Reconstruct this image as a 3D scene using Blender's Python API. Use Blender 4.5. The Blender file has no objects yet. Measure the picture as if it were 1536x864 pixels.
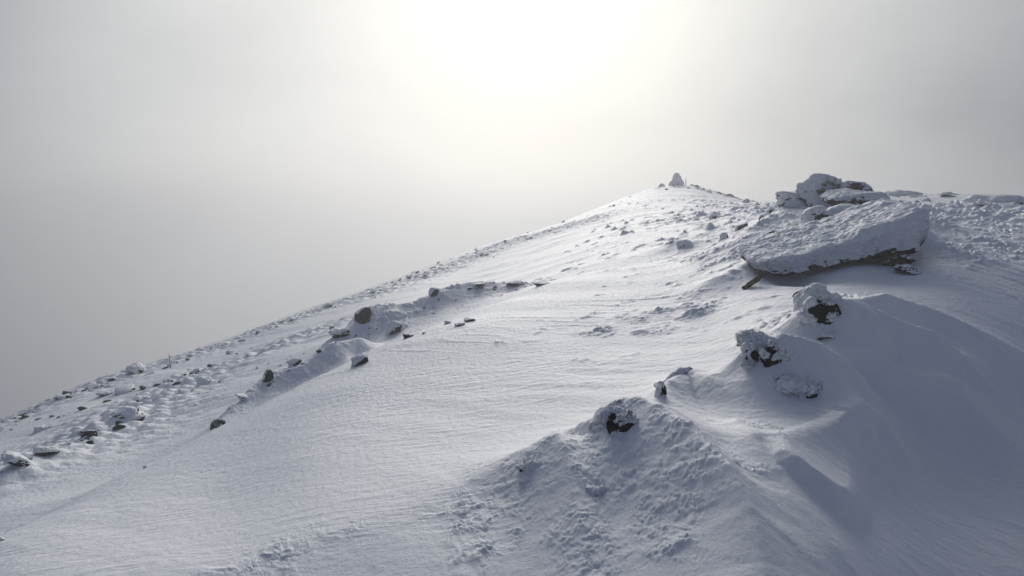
import bpy, math, random
import numpy as np
Q = 1.0            # terrain mesh density
rng = np.random.default_rng(7)
random.seed(7)
R = math.radians
sc = bpy.context.scene
col = sc.collection
F = np.float32

# ------------------------------------------------------------------ noise
def _h(ix, iy, iz, s):
    n = (ix.astype(np.int64)*73856093) ^ (iy.astype(np.int64)*19349663) ^ (iz.astype(np.int64)*83492791) ^ (s*2654435761)
    n = (n ^ (n >> 13)) & 0x7fffffff
    n = (n*1274126177) & 0x7fffffff
    n = (n ^ (n >> 11))*668265263 & 0x7fffffff
    return n ^ (n >> 15)
def noise2(x, y, s=0):
    xi = np.floor(x); yi = np.floor(y); xf = x-xi; yf = y-yi
    xi = xi.astype(np.int64); yi = yi.astype(np.int64); z = np.zeros_like(xi)
    def g(ox, oy):
        a = (_h(xi+ox, yi+oy, z, s) & 1023)*(2*math.pi/1024)
        return np.cos(a)*(xf-ox)+np.sin(a)*(yf-oy)
    u = xf*xf*xf*(xf*(xf*6-15)+10); v = yf*yf*yf*(yf*(yf*6-15)+10)
    a = g(0,0); b = g(1,0); c = g(0,1); d = g(1,1)
    return 1.4*((a+(b-a)*u)+((c+(d-c)*u)-(a+(b-a)*u))*v)
def fbm2(x, y, s=0, o=4, gain=.5):
    t = 0; a = 1.0
    for i in range(o):
        t = t+a*noise2(x*2**i+i*17.3, y*2**i-i*9.1, s+i); a *= gain
    return t
def noise3(p, s=0):
    i = np.floor(p); f = p-i; i = i.astype(np.int64)
    u = f*f*(3-2*f)
    def g(a, b, c):
        return (_h(i[:,0]+a, i[:,1]+b, i[:,2]+c, s) & 65535)/32767.5-1
    def l(a, b, t): return a+(b-a)*t
    x0 = l(l(g(0,0,0), g(1,0,0), u[:,0]), l(g(0,1,0), g(1,1,0), u[:,0]), u[:,1])
    x1 = l(l(g(0,0,1), g(1,0,1), u[:,0]), l(g(0,1,1), g(1,1,1), u[:,0]), u[:,1])
    return l(x0, x1, u[:,2])
def fbm3(p, s=0, o=4, gain=.5):
    t = 0; a = 1.0
    for k in range(o):
        t = t+a*noise3(p*2**k+k*7.7, s+k); a *= gain
    return t
def worley2(x, y, s=0):
    xi = np.floor(x).astype(np.int64); yi = np.floor(y).astype(np.int64); z = np.zeros_like(xi)
    best = np.full(x.shape, 9.0)
    for a in (-1,0,1):
        for b in (-1,0,1):
            h = _h(xi+a, yi+b, z, s)
            px = xi+a+(h & 1023)/1024; py = yi+b+((h >> 10) & 1023)/1024
            best = np.minimum(best, (px-x)**2+(py-y)**2)
    return np.sqrt(best)
def worley3(p, s=0):
    i = np.floor(p).astype(np.int64)
    best = np.full(len(p), 9.0)
    for a in (-1,0,1):
        for b in (-1,0,1):
            for c in (-1,0,1):
                h = _h(i[:,0]+a, i[:,1]+b, i[:,2]+c, s)
                q0 = i[:,0]+a+(h & 1023)/1024; q1 = i[:,1]+b+((h >> 10) & 1023)/1024; q2 = i[:,2]+c+((h >> 20) & 1023)/1024
                best = np.minimum(best, (q0-p[:,0])**2+(q1-p[:,1])**2+(q2-p[:,2])**2)
    return np.sqrt(best)
def sstep(a, b, x):
    t = np.clip((x-a)/(b-a), 0, 1); return t*t*(3-2*t)

# ------------------------------------------------------------------ survey: sight lines of the photograph -> world points (camera at the origin)
FPX = 1024.0; HOR = 330.0
PITCH = math.atan((432-HOR)/FPX)
def sight(px, py):
    cx = (px-768)/FPX; cy = (432-py)/FPX
    dy = math.cos(PITCH)+cy*math.sin(PITCH); dz = -math.sin(PITCH)+cy*math.cos(PITCH)
    return math.atan2(cx, dy), dz/math.hypot(cx, dy)      # azimuth, tangent of elevation

SURVEY = {
 -500: [(1150,5),(1050,7),(950,12),(880,24),(860,34),(900,60),(1000,120)],
 -200: [(1150,3.6),(960,5.6),(880,8),(860,12),(790,18),(735,26),(705,34),(730,48),(800,95)],
 0:    [(1250,2.6),(1010,3.8),(872,5.2),(802,7.5),(806,9.5),(775,12),(715,17),(668,23),(632,32),(648,45),(720,90)],
 160:  [(1220,2.4),(930,3.8),(800,5.8),(722,9),(728,11.5),(690,15),(640,20),(600,26),(567,35),(582,48),(660,90)],
 325:  [(1200,2.3),(864,4.1),(740,6.2),(643,10.6),(650,13),(622,16),(580,21),(545,28),(513,39),(527,52),(600,92)],
 460:  [(1180,2.3),(864,3.8),(690,6),(574,11.3),(580,13.5),(556,16.5),(525,21),(495,29),(464,42),(476,56),(550,95)],
 600:  [(1150,2.3),(864,3.55),(690,5.5),(580,8.2),(508,12.2),(514,14.5),(494,17.5),(467,23),(441,32),(417,47),(427,61),(500,100)],
 720:  [(1130,2.3),(864,3.45),(690,5.3),(560,8),(462,13.2),(466,15.5),(448,19),(425,27),(398,38),(371,51),(380,64),(450,105)],
 820:  [(1120,2.3),(864,3.4),(690,5.1),(560,7.5),(480,10.5),(424,15.6),(423,18),(402,24),(375,34),(341,54),(350,66),(420,110)],
 950:  [(1100,2.3),(864,3.25),(720,4.4),(640,5.45),(540,7.6),(450,11.4),(395,17),(350,26),(318,40),(293,58),(301,70),(370,110)],
 1010: [(1080,2.3),(864,3.2),(720,4.35),(605,5.9),(500,8.8),(430,12.2),(370,19),(325,32),(281,60),(290,72),(350,110)],
 1080: [(864,3.2),(740,4.2),(600,5.9),(490,8.6),(420,11.8),(365,17.5),(322,29),(292,57),(302,70),(360,110)],
 1160: [(864,3.3),(740,4.2),(620,5.5),(520,7.2),(450,9.3),(415,11.3),(365,14),(335,17),(318,22),(306,48),(316,62),(370,110)],
 1260: [(1000,2.9),(864,3.6),(740,4.7),(640,5.8),(550,7.0),(480,8.5),(432,10.2),(410,11.8),(365,13.6),(338,15.0),(312,16.8),(312,21),(303,31),(294,45),(304,60),(360,110)],
 1340: [(1000,3.3),(864,4.1),(740,5.4),(640,6.6),(550,7.8),(480,9.1),(430,10.7),(408,12),(362,14.5),(325,18),(312,23),(302,32),(292,45),(302,60),(360,110)],
 1430: [(1000,3.9),(864,4.8),(740,6.2),(640,7.4),(550,8.6),(470,9.9),(405,11.8),(365,15),(335,20),(312,28),(292,43),(302,58),(360,110)],
 1536: [(1000,4.4),(864,5.4),(740,6.9),(640,8.2),(550,9.4),(470,10.8),(415,12.8),(370,16),(338,21),(314,29),(293,43),(303,58),(360,110)],
 1750: [(1000,5.6),(864,6.8),(740,8.4),(620,10.2),(520,12),(440,14.5),(380,19),(335,27),(300,42),(312,58),(370,110)],
 2300: [(1100,7),(864,9.5),(700,12),(560,16),(460,21),(390,30),(350,44),(370,70),(420,120)],
}
_c = []
for px, l in SURVEY.items():
    for py, r in l:
        a, e = sight(px, py); _c.append((a, math.log(r), e))
_c = np.array(_c)
AS = 2.2
def _tps(d2): return np.where(d2 > 1e-12, .5*d2*np.log(np.maximum(d2, 1e-12)), 0)
def _fit(C):
    P = np.c_[C[:,0]*AS, C[:,1]]; n = len(P)
    d2 = ((P[:,None]-P[None])**2).sum(-1)
    A = np.zeros((n+3, n+3)); A[:n,:n] = _tps(d2)+np.eye(n)*1e-6; A[:n,n] = 1; A[:n,n+1:] = P
    A[n,:n] = 1; A[n+1:,:n] = P.T
    return P, np.linalg.solve(A, np.r_[C[:,2], 0, 0, 0])
_P, _w = _fit(_c)
def elev(phi, lr):
    out = _w[-3]+_w[-2]*phi*AS+_w[-1]*lr
    for k in range(len(_P)):
        out = out+_w[k]*_tps((phi*AS-_P[k,0])**2+(lr-_P[k,1])**2)
    return out
PMAX = 1.05
# the smooth survey surface is tabulated once and read bilinearly
TP = np.linspace(-PMAX, PMAX, 500); TL = np.linspace(math.log(2.0), math.log(150), 900)
TAB = elev(*np.meshgrid(TP, TL, indexing='ij'))
def tab(phi, lr):
    a = np.clip((phi+PMAX)/(2*PMAX)*499, 0, 498.999); b = np.clip((lr-TL[0])/(TL[-1]-TL[0])*899, 0, 898.999)
    i = a.astype(int); j = b.astype(int); fa = a-i; fb = b-j
    # smooth the cell interpolation so that no facets show
    return (TAB[i,j]*(1-fa)+TAB[i+1,j]*fa)*(1-fb)+(TAB[i,j+1]*(1-fa)+TAB[i+1,j+1]*fa)*fb
def base(x, y):
    r = np.hypot(x, y)+1e-6; phi = np.arctan2(x, y); lr = np.log(np.clip(r, 2.0, 150))
    e = tab(phi, lr)
    w = sstep(PMAX, math.pi, np.abs(phi))
    e = e*(1-w)+w*(-.25-.0*lr)
    zz = e*np.clip(r, 2.0, 150)-np.maximum(r-150, 0)*.35
    near = -1.62+.10*x
    k = sstep(1.6, 3.0, r)
    return near*(1-k)+zz*k
MR = np.exp(np.linspace(math.log(2.2), math.log(110), 2600))
def hit(px, py, h=0.0):
    """world x, y, distance where a sight line meets the survey surface raised by h"""
    a, e = sight(px, py)
    x = np.sin(a)*MR; y = np.cos(a)*MR
    g = (base(x, y)+h)/MR-e
    g = g[:]
    s = np.where(g >= 0)[0]
    k = s[0] if len(s) else int(np.argmax(np.where(MR < 75, g, -9)))
    return float(x[k]), float(y[k]), float(MR[k])

# ------------------------------------------------------------------ wind-carved forms
RIDGES = []
def ridge(pts, sharp=.02, rough=0.0):
    """pts: (px, py, height, width_left, width_right) along a crest; left/right seen walking along it"""
    P = []
    for px, py, h, wl, wr in pts:
        x, y, r = hit(px, py, h); P.append((x, y, h, wl, wr))
    RIDGES.append((np.array(P), sharp, rough))
MOUNDS = []
def mound(px, py, h, sx, sy, rot=0, p=2.0):
    x, y, r = hit(px, py, h*.8); MOUNDS.append((x, y, h, sx, sy, R(rot), p))

# long crest of the foreground drift
ridge([(230,890,.02,.8,.5),(300,862,.05,.9,.35),(400,832,.04,.9,.5),(520,792,.04,.9,.6),(620,764,.05,1.0,.7),(700,734,.08,1.1,.6),(780,702,.15,.8,.55),(826,697,.17,.6,.5)], .015)
ridge([(830,698,.16,.18,.40),(855,735,.13,.16,.35),(874,800,.09,.15,.3),(880,880,.04,.15,.25)], .01)
# hump with the dark pitted rock, its tail to the right
ridge([(862,690,.08,.25,.35),(880,660,.18,.35,.45),(905,636,.30,.45,.55),(948,618,.36,.45,.60),(1000,628,.36,.36,.55),(1048,660,.33,.26,.42),(1092,700,.29,.20,.36),(1120,760,.20,.20,.32),(1150,850,.10,.22,.3)], .012)
ridge([(988,606,.18,.2,.3),(1005,574,.24,.25,.30),(1040,556,.20,.3,.3),(1085,590,.10,.3,.3)], .012)
# hump of the split rime rock
ridge([(1110,545,.14,.25,.25),(1135,512,.36,.35,.34),(1172,503,.44,.34,.34),(1228,518,.40,.22,.34),(1275,549,.30,.18,.32),(1320,600,.16,.22,.3),(1370,660,.05,.3,.3)], .012)
# hump behind it with round rime head
ridge([(1200,470,.16,.25,.3),(1222,455,.40,.32,.28),(1270,455,.46,.32,.26),(1340,478,.42,.26,.26),(1400,502,.34,.26,.30),(1450,545,.20,.3,.3),(1500,600,.07,.3,.3)], .014)
ridge([(1258,520,.03,.25,.3),(1295,525,.14,.25,.25),(1327,543,.26,.28,.16),(1362,562,.26,.26,.18),(1412,579,.20,.24,.24),(1500,625,.03,.4,.4)], .008)
ridge([(1262,456,.10,.3,.3),(1331,443,.26,.32,.24),(1384,467,.26,.32,.24),(1460,502,.18,.35,.3),(1560,545,.05,.5,.5)], .02)
# frosted lip and the tongue below it
ridge([(1120,690,.06,.25,.2),(1163,668,.10,.25,.2),(1228,647,.11,.2,.2),(1270,636,.15,.2,.22),(1304,630,.18,.22,.24),(1333,645,.16,.2,.24),(1326,672,.06,.2,.2)], .012)
LOBES = []
# wind scoops: column, row, distance, depth, half-widths
SCOOPS = [(1190,428,11.1,-.22,.36,.5),(1285,410,11.7,.12,.5,.5),(1300,314,15.4,-.16,.8,.6)]
def lobe(poly, H, edge, back):
    """a tongue of packed snow: raised toward its free end (the far side from point `back`), dropping off sharply at its rim"""
    P = np.array([hit(px, py, H*.7)[:2] for px, py in poly])
    for _ in range(2):
        Q_ = np.roll(P, -1, 0); P = np.stack([.75*P+.25*Q_, .25*P+.75*Q_], 1).reshape(-1, 2)
    b = np.array(hit(*back)[:2]); LOBES.append((P, H, edge, b))
lobe([(1150,664),(1228,650),(1280,648),(1290,680),(1292,715),(1289,738),(1280,750),(1268,750),(1240,738),(1206,716),(1165,700)], .17, .15, (1150,672))
lobe([(1240,522),(1262,511),(1290,516),(1318,532),(1328,543),(1318,551),(1303,554),(1275,547),(1250,536)], .15, .18, (1235,520))
ridge([(1380,590,.04,.4,.4),(1440,615,.10,.5,.35),(1500,655,.10,.5,.4),(1580,720,.04,.5,.5)], .02)
ridge([(1420,520,.04,.4,.4),(1480,545,.10,.6,.4),(1560,590,.08,.6,.4)], .02)
ridge([(1100,655,.08,.2,.2),(1140,690,.10,.25,.2),(1190,750,.07,.25,.2),(1240,815,.05,.25,.2),(1290,870,.02,.2,.2)], .012)
# forms farther off: crest seen at px, py and standing r metres away; its height follows from the survey surface
def crest(pts, sharp=.05, cut=0.0):
    P = []
    for px, py, r, wl, wr in pts:
        a, e = sight(px, py); x, y = math.sin(a)*r, math.cos(a)*r
        h = e*r-float(base(np.array([x]), np.array([y]))[0])-cut
        P.append((x, y, max(h, 0.01), wl, wr))
    RIDGES.append((np.array(P), sharp, 0))
# wind tails on the upper drift
crest([(1002,372,18,.5,.35),(1012,361,18.6,.6,.35),(1045,354,20,.8,.4),(1090,347,21.5,.8,.5)], .02)
crest([(1022,374,17.5,.4,.3),(1035,365,18.2,.5,.3),(1075,357,19.6,.6,.4)], .02)
# outcrop shoulder behind the slab
crest([(1120,352,14.5,.8,.7),(1150,330,15.5,.8,.6),(1180,311,17.2,.9,.6),(1225,307,17.4,.9,.6),(1290,304,17.4,.9,.6),(1345,316,16.8,.8,.6)], .10)
crest([(1085,412,11.2,.5,.4),(1120,398,11.5,.5,.35),(1150,388,12.0,.5,.4),(1180,378,12.6,.5,.4)], .06)
# drift piled behind the great slab
crest([(1180,385,13.0,.6,.5),(1260,362,13.0,.6,.5),(1330,345,13.2,.6,.5),(1375,345,13.2,.4,.4)], .08)
# chain of snowed-up rocks in the hollow on the left
crest([(316,645,12.8,0.32,0.29),(345,614,13.6,0.41,0.38),(372,592,14.2,0.41,0.42),(405,562,15,0.45,0.51),(445,550,15.4,0.54,0.51)], .05)
crest([(455,556,14.7,0.45,0.38),(472,541,14.8,0.45,0.46),(498,516,15.0,0.54,0.55),(530,510,15.2,0.54,0.55),(552,526,15.0,0.36,0.38)], .06)
crest([(490,512,17.5,0.45,0.55),(515,502,17.8,0.54,0.65),(560,485,18.2,0.63,0.65),(600,488,18,0.54,0.55),(622,506,17.4,0.36,0.46)], .06)
crest([(545,478,18.6,0.72,0.65),(620,455,18.6,0.81,0.75),(660,435,18.6,0.72,0.75),(705,424,18.7,0.81,0.84),(755,423,18.5,0.72,0.84),(795,429,18,0.63,0.75),(825,430,18,0.45,0.55)], .07)
crest([(650,494,16.3,0.45,0.38),(690,482,16.8,0.54,0.38),(735,476,17.2,0.54,0.38)], .05)
# swells farther left
crest([(0,715,15,.9,.7),(60,688,16,.9,.7),(130,658,17.5,.9,.7),(190,627,19,.9,.8),(240,606,20,.8,.7)], .1)
crest([(250,590,22,1.0,.8),(300,577,22.5,1.1,.8),(350,560,23,1.1,.8),(420,533,24,1.1,.8),(480,503,25,1,.8)], .1)
# far-right ground and summit knoll
crest([(1400,312,27,1.2,1.2),(1440,305,28,1.5,1.2),(1500,303,28.5,1.5,1.2),(1560,306,29,1.2,1.2)], .2)
crest([(1330,297,38,2,2),(1352,293,40,2.2,2),(1380,295,41,2,2)], .2)
crest([(985,281,58,2,2),(1015,277,59,2.5,2.5),(1045,280,59,2.5,2.5),(1080,289,58,2,2)], .2)

# roughened (rime-crusted) areas: px, py, radius in metres, strength
ROUGH = [(840,760,.40,.8),(900,700,.35,.9),(800,740,.30,.7),(950,770,.45,.85),(1010,810,.40,.7),(890,820,.35,.8),(1060,750,.30,.6),(700,790,.30,.4),(760,830,.3,.5),(640,800,.25,.3),(1000,700,.3,.5),
 (900,650,.30,.9),(870,690,.28,1),(1020,600,.30,.8),(1060,610,.25,.6),(1120,560,.4,.8),(1200,600,.25,.8),(1130,650,.30,.9),(1160,690,.25,.9),(1290,635,.25,1),(1230,650,.2,.8),(1200,740,.2,.6),(1240,800,.2,.6),(1180,560,.35,.9),(1330,655,.18,1),(893,740,.2,1),
 (1230,480,.4,.8),(1180,500,.4,.8),(1290,462,.35,.7),(1150,505,.35,1),(880,500,.8,.35),(960,480,.9,.35),(1030,470,.8,.3),(850,570,.6,.3),(930,545,.6,.3),(1100,470,.7,.4),(1060,430,1.2,.4),(1150,370,1.5,.9),(1200,350,1.7,.8),(1110,360,1.4,.5),(1250,340,1.4,.7),
 (1440,370,2.5,.55),(1500,360,3,.6),(1400,350,2.5,.5),(1500,330,5,.55),(1430,320,5,.55),(1120,318,4,.42),(1140,310,5,.45),(1090,303,5,.36),(1120,340,3,.45),
 (330,850,.3,.7),(420,840,.25,.6),(520,810,.25,.4),(470,850,.3,.3),(580,850,.3,.3)]
ROUGH2 = [(1145,512,.3,.8,6.8),(450,550,.8,.9,15.4),(455,548,.5,.5,14.9),(560,488,.9,.9,18),(600,488,.8,.9,18),(600,462,1.0,.6,19),(650,440,.8,.6,19),(720,424,1.2,.7,18.9),(790,428,1.2,.9,18.3),(380,590,.6,.7,14.3),(345,614,.4,.6,13.7)]
ROUGHW = []
for px, py, s, k in ROUGH:
    x, y, r = hit(px, py); ROUGHW.append((x, y, s, k))
for px, py, s, k, r in ROUGH2:
    a, e = sight(px, py); ROUGHW.append((math.sin(a)*r, math.cos(a)*r, s, k))
# scree bands on the far-left slope
BANDS = [((0,634),(200,556),(420,484),(600,422),(760,364)), ((0,715),(130,660),(200,620),(300,560),(460,500)), ((560,440),(680,395),(760,362),(880,330))]
BW = []
for b in BANDS:
    BW.append(np.array([hit(px, py+3)[:2] for px, py in b]))

def segdist(x, y, P):
    """nearest distance, side and interpolation along a polyline (P: n x k with x, y first)"""
    n = len(P)-1; K = P.shape[1]-2
    best = np.full(x.shape, 1e9); W = np.zeros(x.shape); S = np.zeros(x.shape); V = np.zeros((K,)+x.shape)
    for i in range(n):
        a = P[i]; b = P[i+1]; dx, dy = b[0]-a[0], b[1]-a[1]; L = math.sqrt(dx*dx+dy*dy)+1e-9
        t = np.clip(((x-a[0])*dx+(y-a[1])*dy)/(L*L), 0, 1)
        ex = x-(a[0]+t*dx); ey = y-(a[1]+t*dy); d = ex*ex+ey*ey
        best = np.minimum(best, d); w = 1/(d+.004)**5
        W += w; S += w*(dx*ey-dy*ex)/(L*np.sqrt(d+1e-6))
        for k in range(K): V[k] += w*(a[2+k]+(b[2+k]-a[2+k])*t)
    return np.sqrt(best), S/W, V/W

def height(x, y):
    """finished snow surface at world x, y (1-D arrays)"""
    r = np.hypot(x, y)
    z = base(x, y)
    # warp the ground plan so that crests wander
    wx = x+.05*r**.5*noise2(x*.9, y*.9, 3)*.6; wy = y+.05*r**.5*noise2(x*.9+40, y*.9, 4)*.6
    for P, sharp, rough in RIDGES:
        m = P[:,3:5].max()*4.5+.3
        s = (wx > P[:,0].min()-m) & (wx < P[:,0].max()+m) & (wy > P[:,1].min()-m) & (wy < P[:,1].max()+m)
        if not s.any(): continue
        d, sd, V = segdist(wx[s], wy[s], P)
        k = sstep(-.9, .9, sd); w = V[1]*k+V[2]*(1-k)
        e = (np.sqrt(d*d+sharp*sharp)-sharp)/w
        prof = np.exp(-e**1.25)
        z[s] = np.maximum(z[s], z[s]+V[0]*prof)
    for px_, py_, rr_, hh_, sx_, sy_ in SCOOPS:
        a_, _ = sight(px_, py_); dx = x-math.sin(a_)*rr_; dy = y-math.cos(a_)*rr_
        z += hh_*np.exp(-(dx/sx_)**2-(dy/sy_)**2)
    for P, H, edge, b in LOBES:
        s = (wx > P[:,0].min()-.3) & (wx < P[:,0].max()+.3) & (wy > P[:,1].min()-.3) & (wy < P[:,1].max()+.3)
        if not s.any(): continue
        X = wx[s]; Y = wy[s]; ins = np.zeros(X.shape, bool); dm = np.full(X.shape, 9.0)
        for i in range(len(P)):
            p, q = P[i], P[(i+1) % len(P)]
            c = ((p[1] > Y) != (q[1] > Y)) & (X < (q[0]-p[0])*(Y-p[1])/(q[1]-p[1]+1e-12)+p[0]); ins ^= c
            t = np.clip(((X-p[0])*(q[0]-p[0])+(Y-p[1])*(q[1]-p[1]))/(((q-p)**2).sum()+1e-9), 0, 1)
            dm = np.minimum(dm, np.hypot(X-p[0]-t*(q[0]-p[0]), Y-p[1]-t*(q[1]-p[1])))
        sd = np.where(ins, dm, -dm); far = np.hypot(P[:,0]-b[0], P[:,1]-b[1]).max()
        z[s] += H*sstep(-edge*.5, edge*.6, sd)*np.clip(np.hypot(X-b[0], Y-b[1])/far, 0, 1)**.9
    for x0, y0, h, sx, sy, rot, p in MOUNDS:
        dx = wx-x0; dy = wy-y0; s = (np.abs(dx) < 4*max(sx, sy)) & (np.abs(dy) < 4*max(sx, sy))
        if not s.any(): continue
        u = (dx[s]*math.cos(rot)+dy[s]*math.sin(rot))/sx; v = (-dx[s]*math.sin(rot)+dy[s]*math.cos(rot))/sy
        z[s] += h*np.exp(-(u*u+v*v)**(p/2))
    # rime crust
    ro = np.zeros_like(z)
    for x0, y0, s_, k in ROUGHW:
        d2 = ((x-x0)**2+(y-y0)**2)/(s_*s_)
        ro += k*np.exp(-d2)
    ro = np.clip(ro, 0, 1.15)
    band = np.zeros_like(z)
    for P in BW:
        s = (x > P[:,0].min()-6) & (x < P[:,0].max()+6) & (y > P[:,1].min()-6) & (y < P[:,1].max()+6)
        if s.any():
            d, _, _ = segdist(x[s], y[s], np.c_[P, np.zeros(len(P))]); band[s] = np.maximum(band[s], np.exp(-(d/2.2)**2))
    m = ro > .03
    xs, ys, rs = x[m], y[m], r[m]
    L = .09*(rs/5)**.75+0*rs                       # clump size grows with the coarse ground farther up
    Lq = np.where(rs < 9, .085, np.where(rs < 20, .22, .6))
    br = fbm2(xs/.5, ys/.5, 21, 3)
    c1 = np.zeros_like(xs); 
    for Lk, lo, hi, am in ((.17, 0, 10, .011), (.065, 0, 10, .010), (.03, 0, 7, .009), (.24, 7, 24, .055), (.10, 7, 24, .032), (.7, 18, 90, .16), (.30, 18, 90, .10)):
        q = (rs >= lo) & (rs < hi)
        if not q.any(): continue
        gx = xs[q]/Lk; gy = ys[q]/Lk
        wv = worley2(gx+1.1*noise2(gx*.6, gy*.6, 31)+.5*noise2(gx*1.7, gy*1.7, 37), gy+1.1*noise2(gx*.6+9, gy*.6, 33)+.5*noise2(gx*1.7+9, gy*1.7, 38), 11)
        bump = np.clip(1-wv*1.35, 0, 1)*np.clip(.55+1.3*noise2(gx*.33, gy*.33, 35), 0, 1.3)
        fade = sstep(hi, hi*.8, rs[q]) if hi < 90 else 1
        fade = fade*(sstep(lo, lo*1.2+.01, rs[q]) if lo > 0 else 1)
        c1[q] += am*bump*fade
    ramp = np.clip(ro[m]*1.3-.5+.9*br, 0, 1)
    z[m] += c1*ramp*1.35
    m = band > .04
    if m.any():
        xs, ys = x[m], y[m]
        wv = np.clip(1-worley2(xs/.9, ys/.9, 51)*1.2, 0, 1); w2 = np.clip(1-worley2(xs/.4, ys/.4, 53)*1.2, 0, 1)
        z[m] += band[m]*(.19*wv*np.clip(fbm2(xs/2.5, ys/2.5, 55, 2)+.35, 0, 1)+.14*w2)
    # wind texture everywhere: long low sastrugi running down the wind, broken by noise
    ca, sa = math.cos(R(-35)), math.sin(R(-35))
    u = x*ca+y*sa; v = -x*sa+y*ca
    z += .007*fbm2(u/1.6, v/.35, 61, 3)*(1+.5*ro)*np.clip(r/5, .5, 1.6)*(.25+sstep(-.2,.6,noise2(x/4, y/4, 63)))
    z += .035*fbm2(u/4.5, v/2.0, 67, 2)*np.clip(r/8, .3, 2.0)
    z += .0022*fbm2(x/.07, y/.07, 71, 4, .65)*np.clip(r/5, .7, 3)
    z += .012*sstep(0, 3, x-.30*y+.5)*fbm2(u/1.1+3, v/.28, 91, 4, .55)*np.exp(-(r/14)**2)
    # small wind steps
    st = np.abs(noise2(u/2.2, v/.45, 81)); z += .005*np.clip(.12-st, 0, .12)/.12*sstep(.0, .5, noise2(x/3, y/3, 85))*np.clip(r/6, .5, 2.2)
    return z

# ------------------------------------------------------------------ helpers
def tag(o, label=None, cat=None, group=None, kind=None):
    if label: o['label'] = label
    if cat: o['category'] = cat
    if group: o['group'] = group
    if kind: o['kind'] = kind
def mesh_np(name, V, Fq, mat, smooth=True):
    me = bpy.data.meshes.new(name)
    n = len(V); k = Fq.shape[1]; m = len(Fq)
    me.vertices.add(n); me.vertices.foreach_set('co', V.astype(F).ravel())
    me.loops.add(m*k); me.loops.foreach_set('vertex_index', Fq.astype(np.int32).ravel())
    me.polygons.add(m); me.polygons.foreach_set('loop_start', (np.arange(m)*k).astype(np.int32))
    me.polygons.foreach_set('use_smooth', np.full(m, smooth))
    me.update(calc_edges=True)
    if mat: me.materials.append(mat)
    return me
def link(name, me, parent=None):
    o = bpy.data.objects.new(name, me); col.objects.link(o)
    if parent: o.parent = parent
    return o

# ------------------------------------------------------------------ materials
def nt(mat): mat.use_nodes = True; mat.node_tree.nodes.clear(); return mat.node_tree
class G:
    def __init__(s, tree): s.t = tree
    def n(s, typ, **k):
        nd = s.t.nodes.new(typ)
        ins = k.pop('i', {})
        for a, b in k.items(): setattr(nd, a, b)
        for a, b in ins.items():
            if isinstance(b, bpy.types.NodeSocket): s.t.links.new(b, nd.inputs[a])
            else: nd.inputs[a].default_value = b
        return nd
    def l(s, a, b): s.t.links.new(a, b)
def ramp(g, fac, a, b, interp='LINEAR'):
    return g.n('ShaderNodeMapRange', i={'Value': fac, 'From Min': a, 'From Max': b}).outputs[0]

def snow_material(name, grain=1.0, rime=False):
    m = bpy.data.materials.new(name); g = G(nt(m))
    geo = g.n('ShaderNodeNewGeometry').outputs['Position']
    n1 = g.n('ShaderNodeTexNoise', i={'Vector': geo, 'Scale': 26 if not rime else 40, 'Detail': 8, 'Roughness': .78})
    n2 = g.n('ShaderNodeTexNoise', i={'Vector': geo, 'Scale': 140, 'Detail': 3, 'Roughness': .6})
    mp = g.n('ShaderNodeMapping', i={'Vector': geo, 'Rotation': (0,0,R(35)), 'Scale': (1.2,7,3)})
    n3 = g.n('ShaderNodeTexNoise', i={'Vector': mp.outputs[0], 'Scale': 1.6, 'Detail': 6, 'Roughness': .62})
    lg = g.n('ShaderNodeTexNoise', i={'Vector': geo, 'Scale': .45, 'Detail': 4})
    b1 = g.n('ShaderNodeBump', i={'Height': n3.outputs[0], 'Strength': g.n('ShaderNodeMapRange', i={'Value': lg.outputs[0], 'From Min': .38, 'From Max': .62, 'To Min': .08, 'To Max': .6}).outputs[0], 'Distance': .05*grain})
    b2 = g.n('ShaderNodeBump', i={'Height': n1.outputs[0], 'Strength': .55, 'Distance': .02*grain, 'Normal': b1.outputs[0]})
    b3 = g.n('ShaderNodeBump', i={'Height': n2.outputs[0], 'Strength': .45, 'Distance': .006*grain, 'Normal': b2.outputs[0]})
    cm = g.n('ShaderNodeTexNoise', i={'Vector': geo, 'Scale': .8, 'Detail': 5})
    mix = g.n('ShaderNodeMix', data_type='RGBA', i={'Factor': cm.outputs[0]})
    mix.inputs[6].default_value = (.77,.79,.84,1); mix.inputs[7].default_value = (.83,.845,.88,1)
    p = g.n('ShaderNodeBsdfPrincipled', i={'Base Color': mix.outputs[2], 'Roughness': .6, 'Normal': b3.outputs[0], 'Specular IOR Level': .35})
    out = g.n('ShaderNodeOutputMaterial', i={'Surface': p.outputs[0]})
    return m
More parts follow.
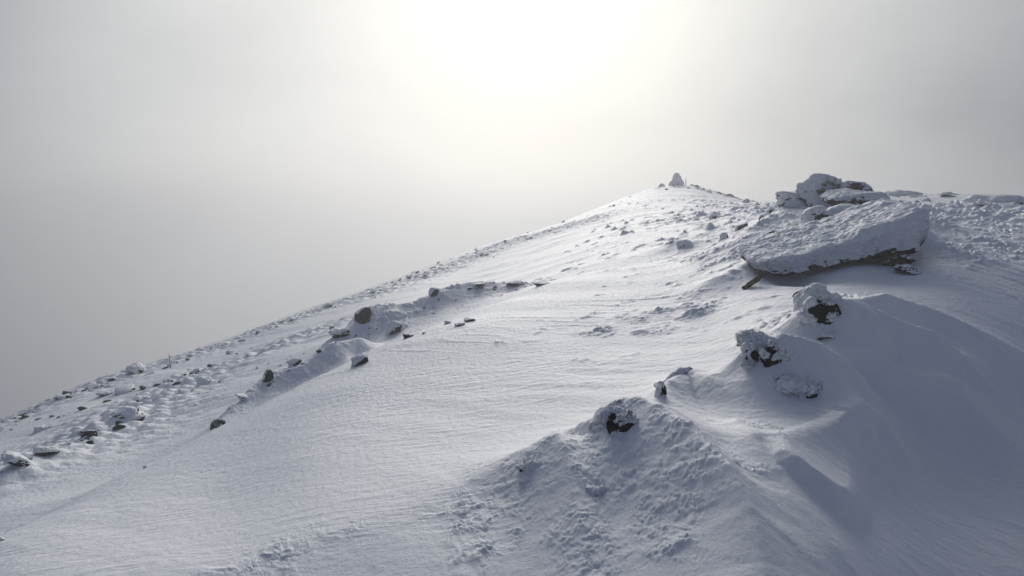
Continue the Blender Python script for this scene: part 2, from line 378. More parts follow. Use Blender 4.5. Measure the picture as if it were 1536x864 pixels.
def rock_material(name, base=(.035,.036,.04), dust=.5, up=True):
    """dark lichened stone; rime dust lies where the stone faces up or into the wind and in its pits"""
    m = bpy.data.materials.new(name); g = G(nt(m))
    geo = g.n('ShaderNodeNewGeometry'); tc = g.n('ShaderNodeTexCoord')
    pos = geo.outputs['Position']
    n1 = g.n('ShaderNodeTexNoise', i={'Vector': pos, 'Scale': 9, 'Detail': 8, 'Roughness': .7})
    n2 = g.n('ShaderNodeTexNoise', i={'Vector': pos, 'Scale': 55, 'Detail': 4, 'Roughness': .65})
    v = g.n('ShaderNodeTexVoronoi', i={'Vector': pos, 'Scale': 38})
    c = g.n('ShaderNodeMix', data_type='RGBA', i={'Factor': ramp(g, n1.outputs[0], .35, .7)})
    c.inputs[6].default_value = (*[a*.55 for a in base], 1); c.inputs[7].default_value = (base[0]*1.9, base[1]*1.8, base[2]*1.6, 1)
    sep = g.n('ShaderNodeSeparateXYZ', i={0: geo.outputs['Normal']})
    a1 = g.n('ShaderNodeMath', operation='MULTIPLY_ADD', i={0: n2.outputs[0], 1: 1.3, 2: sep.outputs[2]})
    a2 = g.n('ShaderNodeMath', operation='MULTIPLY_ADD', i={0: n1.outputs[0], 1: 1.4, 2: a1.outputs[0]})
    a3 = g.n('ShaderNodeMath', operation='MULTIPLY_ADD', i={0: sep.outputs[0], 1: -.35, 2: a2.outputs[0]})
    d = ramp(g, a3.outputs[0], 2.3-dust*1.6, 2.55-dust*1.6)
    cc = g.n('ShaderNodeMix', data_type='RGBA', i={'Factor': d}); g.l(c.outputs[2], cc.inputs[6]); cc.inputs[7].default_value = (.78,.79,.82,1)
    b = g.n('ShaderNodeBump', i={'Height': n2.outputs[0], 'Strength': .8, 'Distance': .02})
    b2 = g.n('ShaderNodeBump', i={'Height': d, 'Strength': .7, 'Distance': .015, 'Normal': b.outputs[0]})
    p = g.n('ShaderNodeBsdfPrincipled', i={'Base Color': cc.outputs[2], 'Roughness': .9, 'Normal': b2.outputs[0], 'Specular IOR Level': .08})
    g.n('ShaderNodeOutputMaterial', i={'Surface': p.outputs[0]})
    return m
M_SNOW = snow_material('wind_packed_snow')
M_RIME = snow_material('rime_ice', 1.2, True)
M_ROCK = rock_material('dark_stone', (.016,.016,.018), .02)
M_BARE = rock_material('bare_dark_stone', (.012,.012,.013), -.35)
M_DUST = rock_material('frosted_stone', (.03,.03,.034), .75)
M_SCREE = rock_material('scree_stone', (.022,.022,.025), .5)

# ------------------------------------------------------------------ the ground
def build_ground():
    a = R(41)
    ph = np.r_[np.linspace(-math.pi, -a, int(130*Q), endpoint=False), np.linspace(-a, a, int(1450*Q)), np.linspace(a, math.pi, int(130*Q)+1)[1:]]
    lr = np.r_[np.linspace(math.log(.15), math.log(2.4), 40, endpoint=False), np.linspace(math.log(2.4), math.log(75), int(1500*Q)), np.linspace(math.log(75), math.log(175), 60)[1:]]
    A, L = np.meshgrid(ph, lr, indexing='ij')
    r = np.exp(L); x = (np.sin(A)*r).ravel(); y = (np.cos(A)*r).ravel()
    z = np.empty_like(x); st = 400000
    for i in range(0, len(x), st): z[i:i+st] = height(x[i:i+st], y[i:i+st])
    V = np.c_[x, y, z]
    na, nl = len(ph), len(lr)
    ii, jj = np.meshgrid(np.arange(na-1), np.arange(nl-1), indexing='ij'); i0 = (ii*nl+jj).ravel()
    Fq = np.c_[i0, i0+1, i0+nl+1, i0+nl]
    Fq = Fq[:, ::-1]
    o = link('snow_slope', mesh_np('snow_slope', V, Fq, M_SNOW)); tag(o, kind='structure')
    return float(z.min()), float(z.max())
zmin, zmax = build_ground()

# ------------------------------------------------------------------ stones
_ico = {}
def ico(n):
    if n not in _ico:
        import bmesh
        bm = bmesh.new(); bmesh.ops.create_icosphere(bm, subdivisions=n, radius=1)
        V = np.array([v.co[:] for v in bm.verts]); V /= np.linalg.norm(V, axis=1)[:,None]
        T = np.array([[v.index for v in f.verts] for f in bm.faces]); bm.free(); _ico[n] = (V, T)
    return _ico[n]
def planes_random(seed, n=13):
    g = np.random.default_rng(seed); N = g.normal(size=(n, 3)); N /= np.linalg.norm(N, axis=1)[:,None]
    d = g.uniform(.62, 1.0, n)
    return np.r_[N, np.eye(3), -np.eye(3)], np.r_[d, np.full(6, .98)]
def stone(sub, dims, seed, planes=None, k=14, rough=.05):
    D, T = ico(sub)
    N, d = planes or planes_random(seed)
    s = np.maximum(D@N.T, 0)/d
    r = (s**k).sum(1)**(-1/k)
    P = D*r[:,None]
    P *= (1+rough*fbm3(P*1.7+seed*3.1, seed, 5, .6))[:,None]
    P = P*np.array(dims)[None]*.5
    return P, T
def normals(P, T):
    fn = np.cross(P[T[:,1]]-P[T[:,0]], P[T[:,2]]-P[T[:,0]])
    n = np.zeros_like(P)
    for i in range(3): np.add.at(n, T[:,i], fn)
    return n/np.maximum(np.linalg.norm(n, axis=1)[:,None], 1e-12)
def rime_shell(P, T, thick, cover, seed, wind=(-.45,.0,.9), clump=.07, smooth=.0, low=None, patchy=.55):
    """a mantle of rime: stands proud of the stone where it faces wind and sky, dives into it elsewhere"""
    n = normals(P, T); w = np.array(wind); w = w/np.linalg.norm(w)
    f = n@w+cover
    if low is not None: f = f-1.6*(1-sstep(.10, .50, low+.22*fbm3(P*9, seed+2, 4, .6)))
    q = P+seed*5.3
    c = np.clip(1-worley3(q/clump, seed)*1.15, 0, 1)*.6+np.clip(1-worley3(q/(clump*.4), seed+5)*1.15, 0, 1)*.45
    big = fbm3(q/(clump*(4 if patchy < .6 else 2.2)), seed+9, 3)
    t = thick*(.8*np.tanh(2.2*f)+patchy*big+(1-smooth*.6)*(1.1 if patchy < .6 else .75)*(c-.4))
    return P+n*np.maximum(t, -thick*.9)[:,None]

def bury(P, embed):
    """the lower half goes down into the snow as a foot instead of tapering to a point"""
    t = np.clip(-P[:,2]/max(-P[:,2].min(), 1e-6), 0, 1); k = 1/np.sqrt(np.maximum(1-.96*t**2, .12))
    k = np.minimum(k, 1.6)
    return np.c_[P[:,0]*(1+(k-1)*.9), P[:,1]*(1+(k-1)*.9), np.where(P[:,2] < 0, P[:,2]*embed, P[:,2])]
def rotm(rz, rx=0, ry=0):
    from mathutils import Euler
    return np.array(Euler((R(rx), R(ry), R(rz))).to_matrix())
def place(px, py, w_px, h_px, depth=None, hgt=None):
    """centre of a stone seen at px, py: distance along that sight line where its foot touches the snow"""
    x, y, r = hit(px, py+h_px*.5) if depth is None else (0, 0, depth)
    a, e = sight(px, py)
    return np.array([math.sin(a)*r, math.cos(a)*r, e*r]), r
def rock_thing(name, label, cat, px, py, wpx, hpx, seed, depth_ratio=.9, rot=(0,0,0), rime=.5, thick=.03, cover=.1, sub=5, planes=None, group=None,
               depth=None, mat=None, k=14, clump=None, wind=(-.45,.0,.9), rough=.10, embed=2.0, smooth=0, patchy=.55):
    c, r = place(px, py, wpx, hpx, depth)
    s = r/FPX/math.cos(math.atan2(c[0], c[1]))
    dims = (wpx*s, wpx*s*depth_ratio, hpx*s)
    P, T = stone(sub, dims, seed, planes, k, rough)
    M = rotm(rot[0], rot[1], rot[2]); P = P@M.T
    P = bury(P, embed)
    o = bpy.data.objects.new(name, None); col.objects.link(o); o.location = (float(c[0]), float(c[1]), float(c[2]-hpx*s*.5)); o.empty_display_size = .1
    P = P+np.array([0, 0, hpx*s*.5])
    link('stone', mesh_np('stone', P, T, mat or M_ROCK), o)
    if thick:
        S = rime_shell(P, T, thick, cover, seed, clump=clump or max(.05, .13*min(dims[0], 1)), wind=wind, smooth=smooth, patchy=patchy)
        link('rime_crust', mesh_np('rime_crust', S, T, M_RIME), o)
    tag(o, label, cat, group)
    return o

# --- slabs: rounded wedges given by their edge lines at a distance
def slab(name, label, xs, top, bot, depth, back, seed, thick, cover, rise=.2, sub=7, bare=0, wind=(-.3,-.25,.9), clump=.06, group=None, mat=None, pw=7):
    """xs/top/bot: sight-line columns with the upper and lower edge of the near face; back: depth of the slab at each column; rise: how much higher its far edge lies"""
    D, T = ico(sub)
    P = D/((np.abs(D)**pw).sum(1)**(1/pw))[:,None]
    X, Zt, Zb = [], [], []
    for px, t, b in zip(xs, top, bot):
        a, e = sight(px, t); Zt.append(e*depth/math.cos(a)); a, e = sight(px, b); Zb.append(e*depth/math.cos(a)); X.append(math.tan(a)*depth)
    X = np.array(X); Zt = np.array(Zt); Zb = np.array(Zb); B = np.array(back)
    x = X[0]+(X[-1]-X[0])*(P[:,0]+1)/2
    zt = np.interp(x, X, Zt); zb = np.interp(x, X, Zb); bk = np.interp(x, X, B)
    v = (P[:,1]+1)/2
    z = (zt+zb)/2+P[:,2]*(zt-zb)/2+v*rise*(.35+.65*(P[:,2]+1)/2)
    y = depth+v*bk-.10*(P[:,2])*(-1)*(1-v)*.5
    x = x+.12*v*bk
    W = np.c_[x, y, z]
    n = normals(W, T)
    W = W+n*(.035*fbm3(W*2.2, seed, 5, .6)-.015*np.abs(fbm3(W*6, seed+3, 3)))[:,None]
    org = np.array([x.mean(), depth+bk.mean()/2, zb.min()]); W = W-org
    o = bpy.data.objects.new(name, None); col.objects.link(o); o.location = org.tolist()
    link('stone', mesh_np('stone', W, T, mat or M_ROCK), o)
    if thick:
        S = rime_shell(W, T, thick, cover, seed, wind=wind, clump=clump, low=(P[:,2]+1)/2-.12*np.clip(-P[:,0], 0, 1)-bare)
        link('rime_crust', mesh_np('rime_crust', S, T, M_RIME), o)
    tag(o, label, 'rock', group)
    return o

exec_order = []
slab('rock_slab', 'great snow-plastered slab tilting up to the right with a dark overhanging underside', (1132,1160,1200,1250,1300,1350,1378,1396), (397,391,382,367,351,331,318,317), (402,413,413,401,390,382,378,352),
     10.35, (1.3,1.5,1.7,1.8,1.8,1.7,1.5,1.2), 3, .035, .45, .26, bare=-.05, wind=(-.2,-.55,.8), clump=.055, pw=12)
slab('rock_slab', 'dark blocky stone wedged under the left end of the great slab', (1150,1175,1205,1222), (404,402,400,402), (412,420,421,410), 10.7, (.7,.8,.8,.6), 5, 0, 0, 0, sub=5, mat=M_BARE)
rock_thing('propping_stone', 'dark stone stub under the right end of the great slab', 'rock', 1352, 389, 26, 16, 8, embed=1.2, rime=0, thick=.012, cover=-.3, depth=12.0, mat=M_BARE)
rock_thing('propping_stone', 'small black stone in the snow just below the right end of the great slab', 'rock', 1358, 402, 28, 11, 18, embed=1.2, thick=.012, cover=-.3, depth=11.6, rot=(20,0,0), mat=M_BARE)
# thin ledges cutting down through the snow
def blade(label, p0, p1, tk, depth, seed):
    xs = np.linspace(p0[0], p1[0], 4); t = np.linspace(p0[1], p1[1], 4)
    return slab('rock_ledge', label, xs, t-tk*.5, t+tk*.5, depth, (.10,.12,.12,.10), seed, 0, 0, .02, sub=5, mat=M_BARE, pw=5)
blade('thin dark ledge slanting down to the left from the tip of the great slab', (1100,444), (1150,410), 2.2, 9.9, 31)
blade('short dark ledge slanting beside the snow mound with a rime knob', (1190,456), (1208,442), 3, 8.5, 33)

# --- outcrop behind and above the slab
rock_thing('snowy_boulder', 'round snow-covered boulder lowest and leftmost on the outcrop skyline', 'boulder', 1190, 299, 46, 20, 19, thick=.025, cover=.3, mat=M_DUST, clump=.10, depth=17.0, smooth=.3, k=7, rough=.14)
rock_thing('snowy_boulder', 'pale bulky snow-covered boulder topping the outcrop skyline', 'boulder', 1238, 290, 58, 38, 12, thick=.03, cover=.05, mat=M_DUST, clump=.10, depth=16.9, rot=(30,0,8), smooth=0, patchy=.9, k=18, rough=.1)
rock_thing('grey_block', 'dark grey squared block right of the pale topmost boulder', 'boulder', 1281, 287, 38, 24, 13, thick=.02, cover=-.2, mat=M_ROCK, depth=16.8, rough=.03, k=24, planes=(np.array([[1,0,.25],[-1,0,.1],[0,1,0],[0,-1,.1],[.15,0,1],[0,0,-1],[.7,-.3,.6]])/np.array([1.03,1,1,1,1.01,1,.97])[:,None], np.array([.9,.9,.9,.8,.85,.9,.95])))
slab('rock_slab', 'overhanging snow-capped slab with black underside below the dark grey block', (1248,1268,1290,1315,1332,1341), (300,294,290,292,294,300), (303,307,312,318,322,316), 13.6, (.8,1,1.1,1.1,1,.7), 14, .04, .35, .12, bare=.28, sub=6, wind=(-.3,-.3,.9), clump=.09)
rock_thing('snowy_boulder', 'snow mound of a boulder sheltering under the overhanging slab', 'boulder', 1268, 326, 62, 22, 15, thick=.06, cover=.6, mat=M_ROCK, depth=14.6, clump=.16, smooth=.3)
rock_thing('rimed_rock', 'pitted rock speckled with rime at the left foot of the overhanging slab', 'rock', 1228, 325, 36, 22, 16, thick=.05, cover=.15, depth=14.4, clump=.10)
rock_thing('rimed_rock', 'narrow dark rock leaning left below the pale topmost boulder', 'rock', 1217, 318, 26, 12, 17, thick=.03, cover=0, depth=15.2, rot=(0,0,-25), clump=.08)
for px, py, w, h, s, lb in ((1155,318,15,11,41,'small dark rock on the crest left of the outcrop'), (1143,328,10,10,42,'small upright dark rock just below the crest left of the outcrop'),
    (1112,341,18,11,43,'dark wedge-shaped stone lying left of the outcrop on the open crest'), (1087,355,12,11,44,'small dark stone at the end of the twin wind tails'),
    (1121,363,10,8,45,'small dark stone above the upright black stone left of the great slab'), (1126,378,9,13,46,'small upright black stone left of the great slab'),
    (1184,330,10,6,47,'tiny dark stone in the snow between outcrop and great slab'), (1068,326,11,7,48,'lone dark stone on the crest below the cairn')):
    rock_thing('small_stone', lb, 'stone', px, py, w, h, s, thick=.015, cover=-.25, sub=4, mat=M_ROCK, rot=(s*40,0,0), clump=.05)
rock_thing('wind_tail_rock', 'dark nose of the left one of twin snow tails below the summit', 'rock', 1003, 370, 20, 11, 51, thick=.03, cover=.05, sub=5, rot=(0,0,-30))
rock_thing('wind_tail_rock', 'dark pitted nose of the right one of twin snow tails below the summit', 'rock', 1026, 368, 22, 14, 52, thick=.03, cover=.1, sub=5, rot=(0,0,-20))

# --- rocks breaking through the near humps
def nose(label, px, py, w, h, seed, cover=.35, thick=.045, rot=(0,0,0), clump=.045, name='rimed_rock', ratio=.8, cat='rock', sub=6, mat=None, dz=.07):
    x, y, r = hit(px, py+h*.2); zz = float(height(np.array([x]), np.array([y]))[0])
    # sit on the finished snow: nearest distance at which the sight line meets it
    a, e = sight(px, py); rr = np.linspace(max(2.2, r*.75), r*1.25, 400)
    H = height(np.sin(a)*rr, np.cos(a)*rr); k = np.where(H >= e*rr)[0]; rr = rr[k[0]] if len(k) else r
    return rock_thing(name, label, cat, px, py, w*1.08, h*1.08, seed, ratio, rot, thick=thick, cover=cover, sub=sub, depth=rr+dz, mat=mat or M_BARE, clump=clump, wind=(-.6,-.1,.75), patchy=1.15)
nose('low dark rock peeping through rime at the lowest left end of the ridge', 803, 702, 58, 15, 61, cover=-.15, thick=.03, clump=.03)
nose('black pitted rock under a rime cap on the near rounded hump', 936, 650, 50, 50, 62, cover=-.42, thick=.045, clump=.035, ratio=.6)
nose('knob of rime-tufted rock crowning the near rounded hump', 930, 625, 44, 22, 63, cover=.1, thick=.04, clump=.03)
nose('small rime-bristled rock low on the flank of the near rounded hump', 893, 741, 24, 16, 64, cover=.1, thick=.025, clump=.03)
nose('thin upright dark rock edge between the two near humps', 988, 597, 13, 44, 65, cover=-.3, thick=.02, clump=.025, rot=(0,0,12), ratio=1.2)
nose('thin dark rock blade slanting up right behind the upright edge', 1018, 562, 42, 9, 66, cover=-.5, thick=.015, clump=.03, rot=(0,0,-24), ratio=.4)
nose('left pillar of the split rime-crusted rock', 1128, 551, 34, 46, 67, cover=-.2, thick=.05, clump=.05, rot=(0,0,12))
nose('right pillar of the split rime-crusted rock with the widest black gap', 1160, 545, 36, 52, 68, cover=-.38, thick=.045, clump=.05, rot=(0,0,-8), ratio=.7)
nose('lumpy rime cap on top of the split rock', 1150, 514, 50, 22, 69, cover=.45, thick=.05, clump=.045)
nose('black angular stone at the right foot of the split rock', 1172, 566, 36, 20, 70, cover=-.25, thick=.02, clump=.03, mat=M_BARE)
nose('tufted rime-covered stones below the right foot of the split rock', 1200, 592, 52, 26, 71, cover=.1, thick=.04, clump=.03)
nose('round white rime head on the mound nearest the great slab', 1226, 449, 46, 32, 72, cover=.6, thick=.035, clump=.05, dz=.1)
nose('dark pitted rock face beneath the round rime head', 1236, 484, 46, 44, 73, cover=-.25, thick=.05, clump=.035, ratio=.5)
nose('small dark stone at the foot of the pitted face beneath the rime head', 1243, 507, 32, 12, 74, cover=0, thick=.02, clump=.03)

# --- chain of rocks in the hollow on the left
MID = [(545,472,30,24,81,-.5,'rounded dark boulder standing clear above the middle of the left rock chain',0),(652,437,18,13,82,-.4,'dark upright knob at the left end of the uppermost snow mound',0),
 (773,425,30,7,83,0,'low dark rock along the top of the uppermost snow mound',0),(717,428,22,6,84,.1,'flat rock edge midway along the top of the uppermost snow mound',0),(812,426,26,5,85,.1,'flattest rock at the far right end of the left rock chain',0),
 (541,540,30,15,86,-.35,'dark pitted rock on the right shoulder of the big shaded mound',-24),(611,504,17,8,87,-.4,'small black stone right of the middle mounds',0),(403,564,13,22,88,-.4,'black steep nose of the lower left mound',12),
 (442,545,16,11,89,-.2,'dark knob on top of the lower left mound',0),(327,637,24,7,90,-1.1,'dark flat blade at the lowest left end of the rock chain',-22),
 (592,491,28,20,92,.15,'slanting frosted rock on the right of the middle mound',20),(508,500,26,12,94,.1,'dark-edged rock left of the dark boulder',0),(690,487,16,5,96,0,'left one of the small flat stones on the drift below the uppermost mound',0),(705,480,20,5,97,.1,'middle one of the small flat stones on the drift below the uppermost mound',0),
 (672,484,10,5,98,.1,'tiny leftmost stone on the drift below the uppermost mound',0),(636,500,5,3,99,-.4,'tiny black stone alone on the smooth drift right of the middle mounds',0),(498,491,8,4,100,-.4,'small black stone above the left end of the middle mounds',0),
 (365,596,22,8,104,.25,'frosted stone on the ramp above the dark flat blade',-25),
 (4,810,6,3,107,-.4,'tiny dark stone at the left edge on the near drift',0),(219,701,5,3,108,-.3,'tiny dark stone on the smooth drift below the lower left rocks',0),
 (190,619,26,9,109,-.2,'dark twin stone standing out on the left slope',0),(199,615,13,7,110,-.5,'black stone behind the dark twin stone on the left slope',0),
 (203,554,22,11,111,.1,'pale snow-covered boulder on the left skyline',0),(308,573,18,10,112,.2,'grey frosted boulder in the middle of the left slope',0),(186,585,26,7,113,.0,'dark flat rock above the dark twin stone',0),
 (60,644,14,6,114,-.1,'small dark rock far down the left slope',0),(160,590,18,5,115,.1,'dark-edged flat rock left of the dark flat rock on the left slope',0),(28,692,30,9,116,.1,'slanting dark rock near the left edge',-25),
 (130,650,24,8,117,.1,'slanting frosted rock right of the one near the left edge',-20),(75,678,26,9,118,.3,'frosted rock between the two slanting ones on the left slope',-20)]
for px, py, w, h, s, cv, lb, tilt in MID:
    a, e = sight(px, py+h*.4); x, y, r = hit(px, py+h*.5)
    rr = np.linspace(max(2.2, r*.6), min(r*1.3, 80), 700); H = height(np.sin(a)*rr, np.cos(a)*rr); k = np.where(H >= e*rr)[0]
    if len(k): r = rr[k[0]]
    th = .0022*r*(1 if h > 8 else .5)
    rock_thing('slope_rock' if w < 28 else 'slope_boulder', lb, 'rock', px, py, w, h, s, thick=th, cover=cv, sub=5 if w > 15 else 4, rot=(s*33, 0, tilt), depth=float(r)+.05, mat=M_ROCK if cv < .3 else M_DUST, clump=.06*r/8, rough=.08)

# --- scattered stones: a dozen shapes copied over the slopes
shapes = []
for k in range(12):
    P, T = stone(3, (1, .8, .62+.2*random.random()), 200+k, None, 12, .10); P = bury(P, 1.6); shapes.append(mesh_np('scree_stone', P, T, (M_SCREE, M_SCREE, M_BARE)[k % 3]))
def ground_pt(px, py, fb=True):
    a, e = sight(px, py); x, y, r = hit(px, py)
    rr = np.linspace(max(2.2, r*.7), min(r*1.25, 85), 160); H = height(np.sin(a)*rr, np.cos(a)*rr); k = np.where(H >= e*rr)[0]
    r = float(rr[k[0]]) if len(k) else float(r)
    x, y = math.sin(a)*r, math.cos(a)*r
    return x, y, float(height(np.array([x]), np.array([y]))[0]), r
def scatter(line, n, spread, size, label, group, flat=.6, bias=0):
    L = np.array(line, float); seg = np.linalg.norm(np.diff(L, axis=0), axis=1); cum = np.r_[0, np.cumsum(seg)]
    for i in range(n):
        t = random.random()*cum[-1]; px = np.interp(t, cum, L[:,0]); py = np.interp(t, cum, L[:,1])+bias+abs(random.gauss(0, spread))
        px += random.gauss(0, 6)
        x, y, z, r = ground_pt(px, py)
        w = size*(.6+random.expovariate(1.8))*r/FPX
        o = bpy.data.objects.new('scree_stone', random.choice(shapes)); col.objects.link(o)
        o.scale = (w, w*(.7+.5*random.random()), w*flat*(.6+.8*random.random())); o.rotation_euler = (random.uniform(-.3,.3), R(20)+random.uniform(-.3,.3), random.uniform(0, 6.28))
        o.location = (x, y, z-w*.10)
        tag(o, label, 'stone', group)
scatter(((0,632),(100,590),(200,558),(250,546)), 46, 5, 9, 'small frosted stone among the scree along the lower left skyline', 'stones along the lower left skyline')
scatter(((250,544),(420,484),(560,432)), 42, 4, 7, 'small frosted stone among the scree along the middle of the left skyline', 'stones along the middle of the left skyline')
scatter(((560,432),(640,402),(720,373),(800,350)), 62, 6, 7, 'small frosted stone in the dense scree high on the left skyline', 'stones high on the left skyline')
scatter(((800,350),(900,318),(950,292)), 16, 1.5, 5, 'tiny stone on the skyline climbing to the summit', 'stones on the skyline to the summit')
scatter(((0,625+15),(120,615),(190,590),(300,550),(380,520)), 44, 7, 8, 'small dark stone strewn over the upper left slope', 'stones strewn over the upper left slope')
scatter(((0,700),(90,670),(160,640),(240,610)), 26, 6, 9, 'small dark-edged stone strewn over the lower left slope', 'stones strewn over the lower left slope')
scatter(((280,590),(360,560),(440,530),(520,490)), 16, 5, 6, 'small stone on the snow above the left rock chain', 'stones above the left rock chain')
scatter(((380,575),(450,545),(520,505),(600,480),(700,430),(800,428)), 34, 5, 8, 'small frosted stone on the mounds of the left rock chain', 'stones on the left rock chain')
scatter(((1340,292),(1420,292),(1536,298)), 22, 6, 12, 'low snow-dusted stone on the far right skyline', 'stones on the far right skyline', .4)
scatter(((985,281),(1008,277),(1035,276),(1060,283),(1085,291),(1150,303)), 40, 3, 9, 'small frosted stone on the rocky crest below the cairn', 'stones on the crest below the cairn')
scatter(((1100,325),(1180,345),(1290,340)), 12, 12, 6, 'small stone poking from the crusted snow around the outcrop', 'stones around the outcrop', .5)
rock_thing('snowy_boulder', 'long snow-topped rock with dark underside at the far right edge', 'rock', 1496, 307, 54, 16, 121, thick=.10, cover=.3, mat=M_ROCK, clump=.4, depth=29, sub=5)
rock_thing('grey_block', 'small dark rock jutting from the left foot of the far right snow-topped rock', 'rock', 1470, 312, 20, 9, 122, thick=.03, cover=-.1, depth=28.4, clump=.2, sub=4)
rock_thing('snowy_boulder', 'low frosted hump on the skyline just right of the outcrop', 'boulder', 1352, 293, 36, 10, 123, thick=.06, cover=.3, mat=M_DUST, clump=.4, depth=40, sub=5, rough=.3, k=24)
rock_thing('snowy_boulder', 'frosted hump rightmost on the middle of the right skyline', 'boulder', 1420, 293, 22, 7, 124, thick=.05, cover=.3, mat=M_DUST, clump=.4, rough=.3, k=24, depth=42, sub=5)

# --- summit cairn
cx_, cy_, cz_, cr_ = ground_pt(1016, 281)
cr_ = 59.0; a, e = sight(1016, 277); base_z = e*cr_
cairn = bpy.data.objects.new('summit_cairn', None); col.objects.link(cairn); cairn.scale = (.92,.92,.92); cairn.location = (math.sin(a)*cr_, math.cos(a)*cr_, base_z-.1)
tag(cairn, 'pointed frosted stone cairn on the summit', 'cairn')
cv = [mesh_np('cairn_stone', *(lambda PT: (PT[0], PT[1]))(stone(3, (1,.85,.6), 300+k, None, 12, .08)), (M_DUST, M_SCREE)[k % 2]) for k in range(5)]
g_ = np.random.default_rng(5)
for lvl in range(8):
    rad = .60*(1-lvl/8)**.8; n = max(1, int(7*(1-lvl/8)))
    for k in range(n):
        t = k/n*6.283+lvl*.7; o = bpy.data.objects.new('cairn_stone', cv[int(g_.integers(5))]); col.objects.link(o); o.parent = cairn
        sz = (.42-.02*lvl)*g_.uniform(.85, 1.15); o.scale = (sz, sz, sz*.8)
        o.location = (math.cos(t)*rad*.75, math.sin(t)*rad*.75, .12+lvl*.135); o.rotation_euler = (g_.uniform(-.2,.2), g_.uniform(-.2,.2), g_.uniform(0,6))
P, T = stone(5, (1.50,1.35,1.42), 333, (np.array([[.95,0,.34],[-.93,0,.38],[0,.95,.3],[0,-.95,.3],[.25,0,1],[0,0,-1],[.6,.6,.5],[-.6,.6,.5],[.6,-.6,.5],[-.6,-.6,.5]]), np.array([.55,.66,.62,.62]+[.76,.7]+[.64]*4)), 16, .30)
S = rime_shell(P, T, .05, -.35, 333, clump=.16, wind=(-.8,-.1,.5), patchy=1.3); S[:,2] += .52
link('rime_crust', mesh_np('rime_crust', S, T, M_RIME), cairn)
def post(label, px, py0, py1, r, rad):
    a, e0 = sight(px, py0); _, e1 = sight(px, py1); h = (e0-e1)*r
    import bmesh
    bm = bmesh.new(); bmesh.ops.create_cone(bm, cap_ends=True, segments=10, radius1=rad, radius2=rad*.7, depth=h+.3)
    bmesh.ops.translate(bm, verts=bm.verts, vec=(0,0,(h+.3)/2-.3))
    me = bpy.data.meshes.new('marker_post'); bm.to_mesh(me); bm.free(); me.materials.append(M_DUST)
    o = link('marker_post', me); o.location = (math.sin(a)*r, math.cos(a)*r, e1*r); o.rotation_euler = (.03,-.05,0)
    tag(o, label, 'post')
post('thin pale marker stake standing on the left skyline', 254, 531, 541, 29, .022)
post('short frosted post right beside the summit cairn', 1029, 269, 277, 59, .045)

# ------------------------------------------------------------------ air, sky, sun
SUN_EL, SUN_AZ = R(22), R(1.5)            # azimuth from +Y toward +X
sd_ = (math.sin(SUN_AZ)*math.cos(SUN_EL), math.cos(SUN_AZ)*math.cos(SUN_EL), math.sin(SUN_EL))
import bmesh
from mathutils import Vector
HZ = 0.0055
bm = bmesh.new(); bmesh.ops.create_cube(bm, size=1)
x0, x1, y0, y1, z0, z1 = -180, 180, -180, 180, zmin-1, 7.5
for v in bm.verts: v.co = ((x0+x1)/2+v.co.x*(x1-x0), (y0+y1)/2+v.co.y*(y1-y0), (z0+z1)/2+v.co.z*(z1-z0))
me = bpy.data.meshes.new('haze'); bm.to_mesh(me); bm.free()
mh = bpy.data.materials.new('fog'); g = G(nt(mh))
pv = g.n('ShaderNodeVolumePrincipled', i={'Color': (.55,.56,.585,1), 'Density': HZ, 'Anisotropy': .6})
g.n('ShaderNodeOutputMaterial', i={'Volume': pv.outputs[0]}); me.materials.append(mh)
hz = link('haze', me); tag(hz, kind='stuff')

w = bpy.data.worlds.new('World'); sc.world = w; w.use_nodes = True; t = w.node_tree; t.nodes.clear(); g = G(t)
sky = g.n('ShaderNodeTexSky', sky_type='NISHITA', sun_disc=False, sun_elevation=SUN_EL, sun_rotation=SUN_AZ, air_density=1.0, dust_density=3.0)
bg1 = g.n('ShaderNodeBackground', i={'Color': sky.outputs[0], 'Strength': .05})
# cloud deck: bright round the veiled sun, falling off with the angle from it, thicker and greyer lower down
tc = g.n('ShaderNodeTexCoord').outputs['Generated']
dt = g.n('ShaderNodeVectorMath', operation='DOT_PRODUCT', i={0: tc, 1: sd_}).outputs['Value']
ang = g.n('ShaderNodeMath', operation='ARCCOSINE', i={0: dt}).outputs[0]
mp = g.n('ShaderNodeMapping', i={'Vector': tc, 'Scale': (1,1,2.2)})
nz = g.n('ShaderNodeTexNoise', i={'Vector': mp.outputs[0], 'Scale': 2.0, 'Detail': 6, 'Roughness': .5, 'Distortion': .4})
a2 = g.n('ShaderNodeMath', operation='MULTIPLY_ADD', i={0: nz.outputs[0], 1: .30, 2: ang}).outputs[0]
cr = g.n('ShaderNodeValToRGB', i={0: g.n('ShaderNodeMath', operation='DIVIDE', i={0: a2, 1: math.pi}).outputs[0]})
els = cr.color_ramp.elements
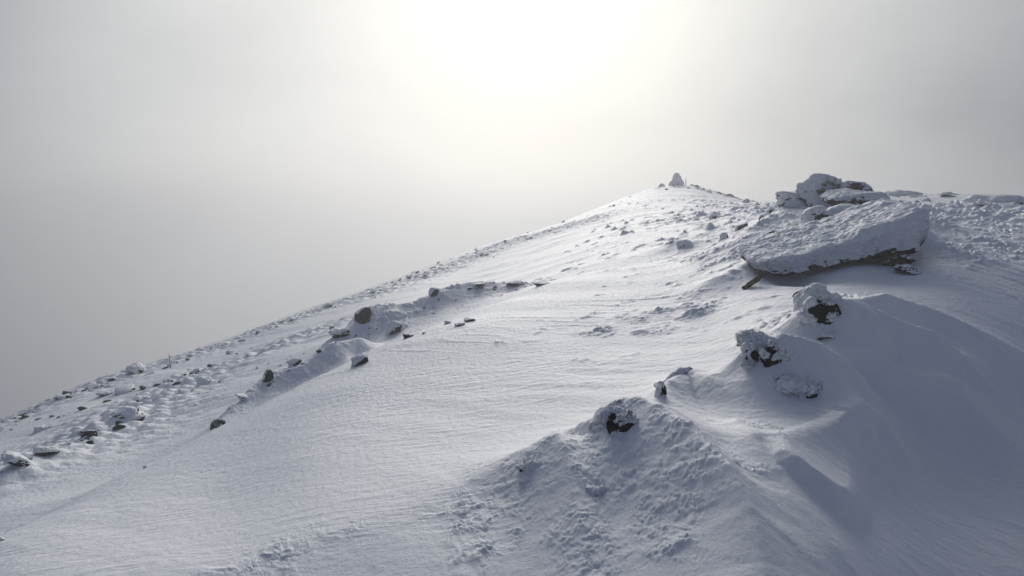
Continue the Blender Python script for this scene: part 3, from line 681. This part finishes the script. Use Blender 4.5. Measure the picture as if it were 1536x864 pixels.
SKY = [(0,(1.27,1.25,1.15)),(.05,(1.06,1.05,.97)),(.09,(.85,.85,.80)),(.13,(.71,.715,.69)),(.17,(.56,.57,.565)),(.22,(.37,.385,.40)),(.27,(.185,.205,.245)),(.33,(.11,.13,.18)),(.5,(.08,.104,.165)),(1,(.065,.09,.16))]
cr.color_ramp.interpolation = 'B_SPLINE'
els[0].position = 0; els[0].color = (*SKY[0][1], 1); els[1].position = 1; els[1].color = (*SKY[-1][1], 1)
for p_, c_ in SKY[1:-1]:
    e_ = els.new(p_); e_.color = (*c_, 1)
# a paler bank of mist low down, left of the sun
d2 = Vector((-.33, .94, -.03)).normalized()
dt2 = g.n('ShaderNodeVectorMath', operation='DOT_PRODUCT', i={0: tc, 1: tuple(d2)}).outputs['Value']
bank = g.n('ShaderNodeMapRange', interpolation_type='SMOOTHERSTEP', i={'Value': dt2, 'From Min': .86, 'From Max': 1.0, 'To Max': .34})
pale = g.n('ShaderNodeMix', data_type='RGBA', i={'Factor': bank.outputs[0]}); g.l(cr.outputs[0], pale.inputs[6]); pale.inputs[7].default_value = (.92,.92,.90,1)
bg2 = g.n('ShaderNodeBackground', i={'Color': pale.outputs[2], 'Strength': 1.0})
mx = g.n('ShaderNodeMixShader', i={0: .93, 1: bg1.outputs[0], 2: bg2.outputs[0]})
g.n('ShaderNodeOutputWorld', i={'Surface': mx.outputs[0]})

ld = bpy.data.lights.new('sun', 'SUN'); ld.energy = 2.1; ld.angle = R(32); ld.color = (1,.965,.90)
lo = bpy.data.objects.new('sun', ld); col.objects.link(lo)
from mathutils import Vector
lo.rotation_euler = Vector(sd_).to_track_quat('Z', 'Y').to_euler()

cd = bpy.data.cameras.new('camera'); cd.sensor_width = 36; cd.lens = 24; cd.clip_end = 2000; cd.clip_start = .05
co = bpy.data.objects.new('camera', cd); col.objects.link(co); co.location = (0,0,0); co.rotation_euler = (math.pi/2-PITCH, 0, 0)
sc.camera = co
sc.view_settings.view_transform = 'Standard'; sc.view_settings.look = 'None'; sc.view_settings.gamma = 1; sc.view_settings.exposure = 0.27
sc.cycles.use_denoising = True; sc.cycles.volume_bounces = 1; sc.cycles.max_bounces = 6; sc.cycles.diffuse_bounces = 3
sc.cycles.volume_step_rate = 5
